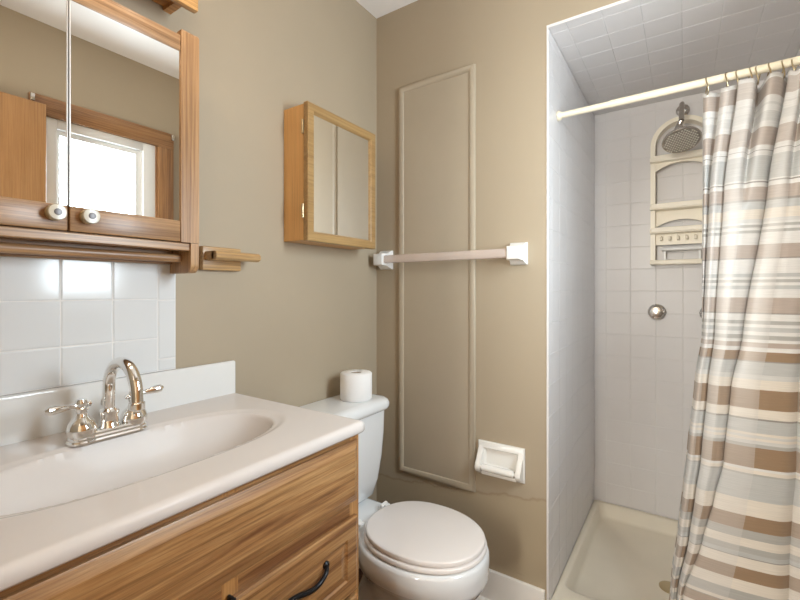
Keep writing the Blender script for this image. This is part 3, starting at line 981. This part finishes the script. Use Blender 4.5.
bm = nb()
loft(bm, [rrect(0.06, 0.25, TCY - 0.070, TCY + 0.070, 0.27, 0.04), rrect(0.035, 0.28, TCY - 0.100, TCY + 0.100, 0.345, 0.05), rrect(0.030, 0.30, TCY - 0.118, TCY + 0.118, 0.385, 0.05),
          rrect(0.032, 0.29, TCY - 0.114, TCY + 0.114, 0.397, 0.05), rrect(0.04, 0.28, TCY - 0.105, TCY + 0.105, 0.399, 0.045)])
obj('rear_deck', bm, M_porc, to, angle=70)
bm = nb()
loft(bm, [rrect(0.045, 0.150, TCY - 0.130, TCY + 0.130, 0.398, 0.035), rrect(0.030, 0.168, TCY - 0.152, TCY + 0.152, 0.415, 0.040), rrect(0.018, 0.180, TCY - 0.167, TCY + 0.167, 0.47, 0.042), rrect(0.012, 0.190, TCY - 0.178, TCY + 0.178, 0.56, 0.042),
          rrect(0.010, 0.195, TCY - 0.184, TCY + 0.184, 0.65, 0.042), rrect(0.010, 0.197, TCY - 0.186, TCY + 0.186, 0.738, 0.042)])
obj('tank', bm, M_porc, to, angle=60)
bm = nb()
loft(bm, [rrect(0.008, 0.203, TCY - 0.190, TCY + 0.190, 0.7365, 0.05), rrect(0.004, 0.213, TCY - 0.200, TCY + 0.200, 0.743, 0.055), rrect(0.003, 0.216, TCY - 0.203, TCY + 0.203, 0.752, 0.058), rrect(0.003, 0.216, TCY - 0.203, TCY + 0.203, 0.764, 0.058),
          rrect(0.004, 0.211, TCY - 0.198, TCY + 0.198, 0.774, 0.055), rrect(0.010, 0.200, TCY - 0.188, TCY + 0.188, 0.780, 0.05), rrect(0.020, 0.180, TCY - 0.170, TCY + 0.170, 0.782, 0.045)])
obj('tank_lid', bm, M_porc, to, angle=70)
SC = BCx + 0.005
bm = nb()
loft(bm, [egg(SC, 0.203, 0.166, 0.4025), egg(SC, 0.207, 0.170, 0.405), egg(SC, 0.207, 0.170, 0.413), egg(SC, 0.203, 0.166, 0.4165)])
obj('seat', bm, M_seat, to, angle=50)
bm = nb()
loft(bm, [egg(SC, 0.199, 0.160, 0.4190), egg(SC, 0.202, 0.163, 0.4205), egg(SC, 0.202, 0.163, 0.4300), egg(SC, 0.200, 0.161, 0.4330), egg(SC, 0.195, 0.156, 0.4342), egg(SC, 0.06, 0.05, 0.4350)])
obj('seat_lid', bm, M_seat, to, angle=50)
for y in (TCY - 0.075, TCY + 0.075):
    bm = nb()
    lathe(bm, [(0.011, 0), (0.011, 0.010), (0.008, 0.013)], (0.246, y, 0.3985), (0, 0, 1), 18)
    tube(bm, [(0.254, y - 0.018, 0.418), (0.254, y - 0.015, 0.418), (0.254, y + 0.015, 0.418), (0.254, y + 0.018, 0.418)], [0.005, 0.0075, 0.0075, 0.005], 14)
    box(bm, 0.252, 0.276, y - 0.011, y + 0.011, 0.414, 0.424, 0.003, 2)
    obj('hinge', bm, M_white, to)
bm = nb()
lathe(bm, [(0.013, 0), (0.013, 0.006), (0.008, 0.010)], (0.197, TCY - 0.13, 0.69), (1, 0, 0), 16)
tube(bm, [(0.209, TCY - 0.135, 0.69), (0.212, TCY - 0.10, 0.686), (0.212, TCY - 0.065, 0.682)], [0.006, 0.005, 0.007], 12)
obj('flush_lever', bm, M_chrome, to)
for y in (TCY - 0.092, TCY + 0.092):
    obj('bolt_cap', lathe(nb(), [(0.016, 0), (0.016, 0.010), (0.011, 0.018), (0.003, 0.021)], (0.33, y * 1.0, 0.012), (0, 0, 1), 18), M_white, to)

# ---- spare roll standing on the tank lid
ro = thing('toilet_paper_roll', 'white toilet paper roll standing on the toilet tank lid', 'toilet paper', (0.115, -0.283, 0.7815))
bm = nb()
n = 40
pr_ = [(0.0205, 0.002), (0.0215, 0.0), (0.057, 0.0), (0.0605, 0.004), (0.061, 0.05), (0.0605, 0.098), (0.057, 0.102), (0.0215, 0.102), (0.0205, 0.100), (0.0205, 0.002)]
loft(bm, [[(0.115 + r * math.cos(2 * PI * k / n), -0.283 + r * math.sin(2 * PI * k / n), 0.7822 + h) for k in range(n)] for r, h in pr_], cap=False)
obj('paper', bm, M_paper, ro, angle=50)
bm = nb()
loft(bm, [[(0.115 + r * math.cos(2 * PI * k / n), -0.283 + r * math.sin(2 * PI * k / n), 0.7822 + h) for k in range(n)] for r, h in ((0.0203, 0.002), (0.0203, 0.100), (0.0190, 0.100), (0.0190, 0.002), (0.0203, 0.002))], cap=False)
obj('core', bm, M_card, ro)

# ------------------------------------------------------------------ shower
pn = thing('shower_pan', 'cream moulded shower pan on the floor of the tiled alcove', 'shower pan', (1.15, 0.45, 0))
bm = nb()


def pan_ring(l, r, f, b_, z):
    return rrect(SX + l, W - r, 0.0 + f, SD - b_, z, 0.012 if l < 0.01 else 0.035, 5)


loft(bm, [pan_ring(0.0006, 0.0006, -0.010, 0.0006, 0.0005), pan_ring(0.0006, 0.0006, -0.010, 0.0006, 0.0835), pan_ring(0.003, 0.003, -0.005, 0.003, 0.085), pan_ring(0.010, 0.010, 0.002, 0.010, 0.0852), pan_ring(0.020, 0.020, 0.112, 0.020, 0.085),
          pan_ring(0.028, 0.028, 0.124, 0.028, 0.080), pan_ring(0.036, 0.036, 0.134, 0.036, 0.030), pan_ring(0.052, 0.052, 0.150, 0.052, 0.018), pan_ring(0.30, 0.30, 0.38, 0.38, 0.010)])
obj('pan_shell', bm, M_pan, pn, angle=60)
bm = nb()
lathe(bm, [(0.040, 0), (0.040, 0.003), (0.034, 0.005), (0.006, 0.0035), (0.004, 0.006), (0.002, 0.007)], (1.118, 0.462, 0.0105), (0, 0, 1), 28)
obj('drain_cover', bm, M_brass, pn)

# valve handles on the back wall
def valve(x, label):
    v = thing('shower_valve', label, 'shower valve', (x, SD, 1.09), 'shower valve handles on the back wall')
    obj('escutcheon', lathe(nb(), [(0.040, 0.0005), (0.040, 0.004), (0.030, 0.014), (0.018, 0.022), (0.015, 0.034)], (x, SD, 1.09), (0, -1, 0), 28), M_chrome, v)
    bm = nb()
    t = nb()
    lathe(t, [(0.018, 0.032), (0.030, 0.036), (0.034, 0.046), (0.034, 0.058), (0.028, 0.066), (0.010, 0.070)], (x, SD, 1.09), (0, -1, 0), 12)
    merge(bm, t)
    obj('knob', bm, M_nickel, v, angle=20)
    return v


valve(1.050, 'round chrome shower knob on the back tiles below the caddy')
valve(1.262, 'second chrome shower knob half hidden by the curtain edge')

# shower head
sh = thing('rain_shower', 'round rain shower head on an arm in front of the caddy', 'shower head', (1.153, SD, 2.06))
hx = 1.153
arm = catmull([(hx + 0.004, SD - 0.001, 2.065), (hx + 0.003, SD - 0.06, 2.068), (hx + 0.001, SD - 0.14, 2.045), (hx, SD - 0.20, 1.985), (hx, SD - 0.222, 1.945)], 6)
bm = nb(); tube(bm, arm, 0.0105, 16)
lathe(bm, [(0.028, 0.0005), (0.028, 0.004), (0.018, 0.012), (0.011, 0.014)], (hx + 0.004, SD, 2.065), (0, -1, 0), 24)
obj('arm', bm, M_nickel, sh)
hc = Vector((hx, SD - 0.255, 1.848))
dirn = Vector((0.14, -0.50, -1)).normalized()
bm = nb()
lathe(bm, [(0.004, -0.088), (0.014, -0.084), (0.018, -0.074), (0.016, -0.064), (0.012, -0.058), (0.016, -0.052), (0.019, -0.042), (0.018, -0.034), (0.026, -0.022), (0.058, -0.012), (0.072, -0.006), (0.074, 0.0), (0.072, 0.004), (0.066, 0.004)], hc, dirn, 36)
tube(bm, [(hx, SD - 0.222, 1.945), tuple(hc - dirn * 0.086)], 0.011, 14)
lathe(bm, [(0.003, -0.014), (0.012, -0.010), (0.014, 0), (0.012, 0.010), (0.003, 0.014)], hc - dirn * 0.050 + Vector((-0.026, 0, -0.004)), (1, 0, 0.2), 16)
obj('head', bm, M_nickel, sh, angle=50)
bm = nb()
lathe(bm, [(0.068, 0.0030), (0.068, 0.0050), (0.062, 0.0058), (0.004, 0.0060)], hc, dirn, 36)
fc = obj('spray_face', bm, mat('spray_face_grey', (0.36, 0.33, 0.29), 0.3, metal=0.7, var=0.05), sh)
u = dirn.orthogonal().normalized(); v = dirn.cross(u)
bm = nb()
for i in range(-7, 8):
    for j in range(-7, 8):
        p = (u * i + v * j) * 0.0105 + (u * 0.005 if j % 2 else u * 0)
        if p.length < 0.064:
            c = hc + dirn * 0.0055 + p
            vs = [bm.verts.new(c + (u * math.cos(a) + v * math.sin(a)) * 0.0042) for a in [2 * PI * k / 6 for k in range(6)]]
            tp = bm.verts.new(c + dirn * 0.0045)
            for k in range(6):
                bm.faces.new((vs[k], vs[(k + 1) % 6], tp))
obj('nozzles', bm, mat('pale_nozzle_rubber', (0.66, 0.62, 0.54), 0.5), fc)

# caddy on the back wall
cd = thing('shower_caddy', 'ivory arched plastic shower caddy on the back tiles', 'shower caddy', (1.154, SD - 0.04, 1.32))
X0, X1, XC = 1.026, 1.282, 1.154
YB, YF = SD - 0.001, SD - 0.092
ZS = 1.893; RA = (X1 - X0) / 2


def arch(r, zs, y, z0):
    pts = [(XC - r, y, z0), (XC - r, y, zs)]
    for k in range(1, 24):
        a = PI - PI * k / 24
        pts.append((XC + r * math.cos(a), y, zs + r * math.sin(a)))
    pts += [(XC + r, y, zs), (XC + r, y, z0)]
    return pts


bm = nb()
o_b, o_f = arch(RA, ZS, YB, 1.322), arch(RA, ZS, YF + 0.03, 1.322)
i_f, i_b = arch(RA - 0.020, ZS, YF + 0.03, 1.322), arch(RA - 0.020, ZS, YB, 1.322)
rows = [[bm.verts.new(p) for p in r] for r in (o_b, o_f, i_f, i_b)]
for A, B_ in ((0, 1), (1, 2), (2, 3), (3, 0)):
    for k in range(len(rows[0]) - 1):
        bm.faces.new((rows[A][k], rows[A][k + 1], rows[B_][k + 1], rows[B_][k]))
for k in (0, -1):
    bm.faces.new([r[k] for r in rows])
bmesh.ops.recalc_face_normals(bm, faces=bm.faces[:])
obj('arched_frame', bm, M_ivory, cd, angle=40)


def curved_panel(zt, zb, sag, y, th=0.006):
    """panel hanging below a shelf, its lower edge cut as a shallow arch"""
    xa, xb = X0 + 0.019, X1 - 0.019
    pts = [(xa, y, zt), (xb, y, zt)]
    for k in range(17):
        t = k / 16
        pts.append((xb + (xa - xb) * t, y, zb + sag * (1 - (2 * t - 1) ** 2)))
    return extrude_poly(nb(), pts, (0, th, 0))


for zt, panel in ((1.835, (1.772, 0.036)), (1.606, None), (1.492, None)):
    bm = nb(); box(bm, X0 - 0.002, X1 + 0.002, YF, YB, zt - 0.022, zt, 0.004, 2)
    sf = obj('shelf', bm, M_ivory, cd)
    if panel:
        obj('arched_apron', curved_panel(zt - 0.020, panel[0], panel[1], YF + 0.036), M_ivory, sf, angle=25)
    obj('shelf_lip', (lambda b_: (box(b_, X0 + 0.004, X1 - 0.004, YF - 0.003, YF + 0.003, zt - 0.016, zt + 0.006, 0.002, 1), b_)[1])(nb()), M_ivory, sf)
obj('arched_backboard', curved_panel(1.584, 1.505, 0.034, YB - 0.03), M_ivory, cd, angle=25)
bm = nb(); box(bm, X0 + 0.018, X1 - 0.018, YF + 0.05, YF + 0.056, 1.418, 1.471)
hb = obj('hook_rail', bm, M_ivory, cd)
for k in range(6):
    x = X0 + 0.045 + k * 0.034
    bm = nb()
    tube(bm, catmull([(x, YF + 0.052, 1.456), (x, YF + 0.036, 1.450), (x, YF + 0.030, 1.440), (x, YF + 0.030, 1.448), (x, YF + 0.028, 1.456)], 4), 0.0055, 10)
    obj('hook', bm, M_ivory, hb)
bm = nb(); box(bm, X0 + 0.045, X1 - 0.045, YF + 0.01, YB, 1.388, 1.400, 0.003, 2)
box(bm, X0 + 0.055, X0 + 0.063, YF + 0.045, YF + 0.053, 1.343, 1.390); box(bm, X1 - 0.063, X1 - 0.055, YF + 0.045, YF + 0.053, 1.343, 1.390)
obj('soap_tray', bm, M_white, cd)
bm = nb(); box(bm, X0 - 0.002, X1 + 0.002, YF + 0.01, YB, 1.322, 1.344, 0.004, 2)
obj('bottom_bar', bm, M_ivory, cd)

# ------------------------------------------------------------------ curtain rod, rings, curtain
RY, RZ = 0.125, 1.862
rd = thing('curtain_rod', 'cream tension rod across the top of the shower opening', 'curtain rod', (1.146, RY, RZ))
bm = nb()
tube(bm, [(SX + 0.001, RY, RZ - 0.003), (0.95, RY, RZ - 0.001)], 0.0112, 20)
tube(bm, [(0.945, RY, RZ - 0.001), (W - 0.001, RY, RZ + 0.006)], 0.0128, 20)
obj('tube', bm, M_rod, rd)
for x, s in ((SX, 1), (W, -1)):
    obj('end_cap', lathe(nb(), [(0.018, 0.0006), (0.019, 0.004), (0.017, 0.010), (0.0135, 0.016)], (x, RY, RZ - 0.003 if s > 0 else RZ + 0.006), (s, 0, 0), 20), M_rod, rd)

CAMX, CAMY, CAMZ = 1.166, -1.547, 1.20
YAW = math.radians(33.85)


def xat(px, y=RY):
    """x on the rod plane for a picture column"""
    a = math.atan((px - 400) / 425.0) - YAW
    return CAMX + math.tan(a) * (y - CAMY)


# boundaries of the folds: x on the curtain plane at several heights (measured once, kept as metres)
ZK = [1.84, 1.52, 1.055, 0.91, 0.67, 0.555, 0.417, 0.235, 0.06]
e0 = [703, 703, 702, 695, 687, 683, 678, 671, 667]
b01 = [721, 710, 703, 695.5, 687.5, 683.5, 678.5, 671.5, 667.5]
b12 = [738, 724, 714.5, 708, 701, 695.5, 689.5, 678, 673]
b23 = [788, 768, 742, 731, 723, 714, 702.5, 684, 678]
b34 = [826, 815, 803, 797, 794, 790, 787, 785, 782]
end = [841.5] * 9


def interp(tab, z):
    if z >= ZK[0]:
        return tab[0]
    for i in range(len(ZK) - 1):
        if z >= ZK[i + 1]:
            t = (ZK[i] - z) / (ZK[i] - ZK[i + 1])
            p0 = tab[max(i - 1, 0)]; p1 = tab[i]; p2 = tab[i + 1]; p3 = tab[min(i + 2, len(tab) - 1)]
            # gentle smoothing between the measured heights
            s = t * t * (3 - 2 * t)
            return (p1 + (p2 - p1) * t) * 0.6 + (p1 + (p2 - p1) * s) * 0.4
    return tab[-1]


def curtain_row(z):
    tabs = [interp(t, z) for t in (e0, b01, b12, b23, b34, end)]
    X = [xat(p) for p in tabs]
    top = max(0.0, min(1.0, (z - 1.45) / 0.37))
    low = max(0.0, min(1.0, (1.2 - z) / 0.9))
    pts = []
    # hem
    pts.append((X[0] + 0.002, RY + 0.020))
    for k in range(5):
        a, b_ = X[k], X[k + 1]
        w = b_ - a
        fr = RY - 0.022 - 0.030 * low * (1 if k in (2, 3) else 0.5) - (0.012 if k in (2, 3) else 0)
        bk = (RY + 0.018 + 0.006 * top) if k < 2 else (fr + 0.046 + 0.022 * top)
        if k == 0:
            fr = RY - 0.002 + 0.024 * low
        if k == 4:
            b_ = X[5] - 0.004
            w = b_ - a
        pts.append((a, fr + 0.022))
        pts.append((a + min(0.006, w * 0.12), fr + 0.006))
        pts.append((a + w * 0.32, fr))
        if k in (2, 3, 4):
            dip = 0.085 * top if k == 2 else 0.050 * top
            pts.append((a + w * 0.47, fr + dip + (0.002 if k == 3 else 0.0)))
            pts.append((a + w * 0.62, fr + 0.004))
        else:
            pts.append((a + w * 0.6, fr + 0.006))
        pts.append((a + w * (0.92 if k < 2 else 0.88), fr + 0.014 + 0.01 * top))
        if k < 4:
            pts.append((b_ + min(0.010, 0.2 * (X[k + 2] - X[k + 1])), bk))
    pts.append((X[5] - 0.003, RY + 0.03))
    return [Vector((p[0], p[1], 0)) for p in pts]


rows = []
ztop, zbot, NZ = 1.838, 0.125, 110
nseg = 6
ref = None
for i in range(NZ + 1):
    z = ztop + (zbot - ztop) * i / NZ
    ln = catmull(curtain_row(z), nseg)
    rows.append((z, ln))
npt = len(rows[0][1])
# fabric width coordinate averaged over the rows, so the weave hangs straight
U = [0.0] * npt
for z, ln in rows:
    s = 0.0
    for k in range(1, npt):
        s += (ln[k] - ln[k - 1]).length
        U[k] += s / len(rows)
bm = nb()
uvl = bm.loops.layers.uv.new('UVMap')
VV = []
for i, (z, ln) in enumerate(rows):
    r = []
    for k, p in enumerate(ln):
        zz = z
        if z > 1.70:      # scalloped header between the rings
            zz += (-0.012 * (0.5 - 0.5 * math.cos(2 * PI * U[k] / 0.075))) * min(1, (z - 1.70) / 0.13)
        r.append(bm.verts.new((p.x, p.y, zz)))
    VV.append(r)
for i in range(NZ):
    for k in range(npt - 1):
        f = bm.faces.new((VV[i][k], VV[i + 1][k], VV[i + 1][k + 1], VV[i][k + 1]))
        for lp, (ii, kk) in zip(f.loops, ((i, k), (i + 1, k), (i + 1, k + 1), (i, k + 1))):
            lp[uvl].uv = (U[kk], rows[ii][0])
cu = obj('shower_curtain', bm, M_curtain, None, angle=180, loc=(1.37, RY, 0.125))
md = cu.modifiers.new('cloth_thickness', 'SOLIDIFY'); md.thickness = 0.0012; md.offset = 0
tag(cu, 'striped taupe, white and grey fabric shower curtain hanging bunched at the right', 'shower curtain')

ring0 = None
ords = ['first', 'second', 'third', 'fourth', 'fifth', 'sixth', 'seventh', 'eighth']
for k, px in enumerate((707, 727, 738, 750, 758, 769, 783, 794)):
    x = xat(px)
    if ring0 is None:
        bm = nb()
        pts = [(x + 0.003 * math.sin(2 * a), RY + 0.0175 * math.sin(a), RZ - 0.012 + 0.0275 * math.cos(a)) for a in [2 * PI * q / 28 for q in range(29)]]
        tube(bm, pts, 0.0019, 8, cap=False)
        ring0 = obj('curtain_ring', bm, M_brass, None, loc=(x, RY, RZ))
        r = ring0
    else:
        r = ring0.copy(); COL.objects.link(r); r.location = (x, RY, RZ + 0.0005 * (k % 3))
        r.rotation_euler = (0, 0, random.uniform(-0.35, 0.35))
    tag(r, '%s metal ring from the left end of the bunched curtain on the rod' % ords[k], 'curtain ring', 'rings holding the shower curtain')
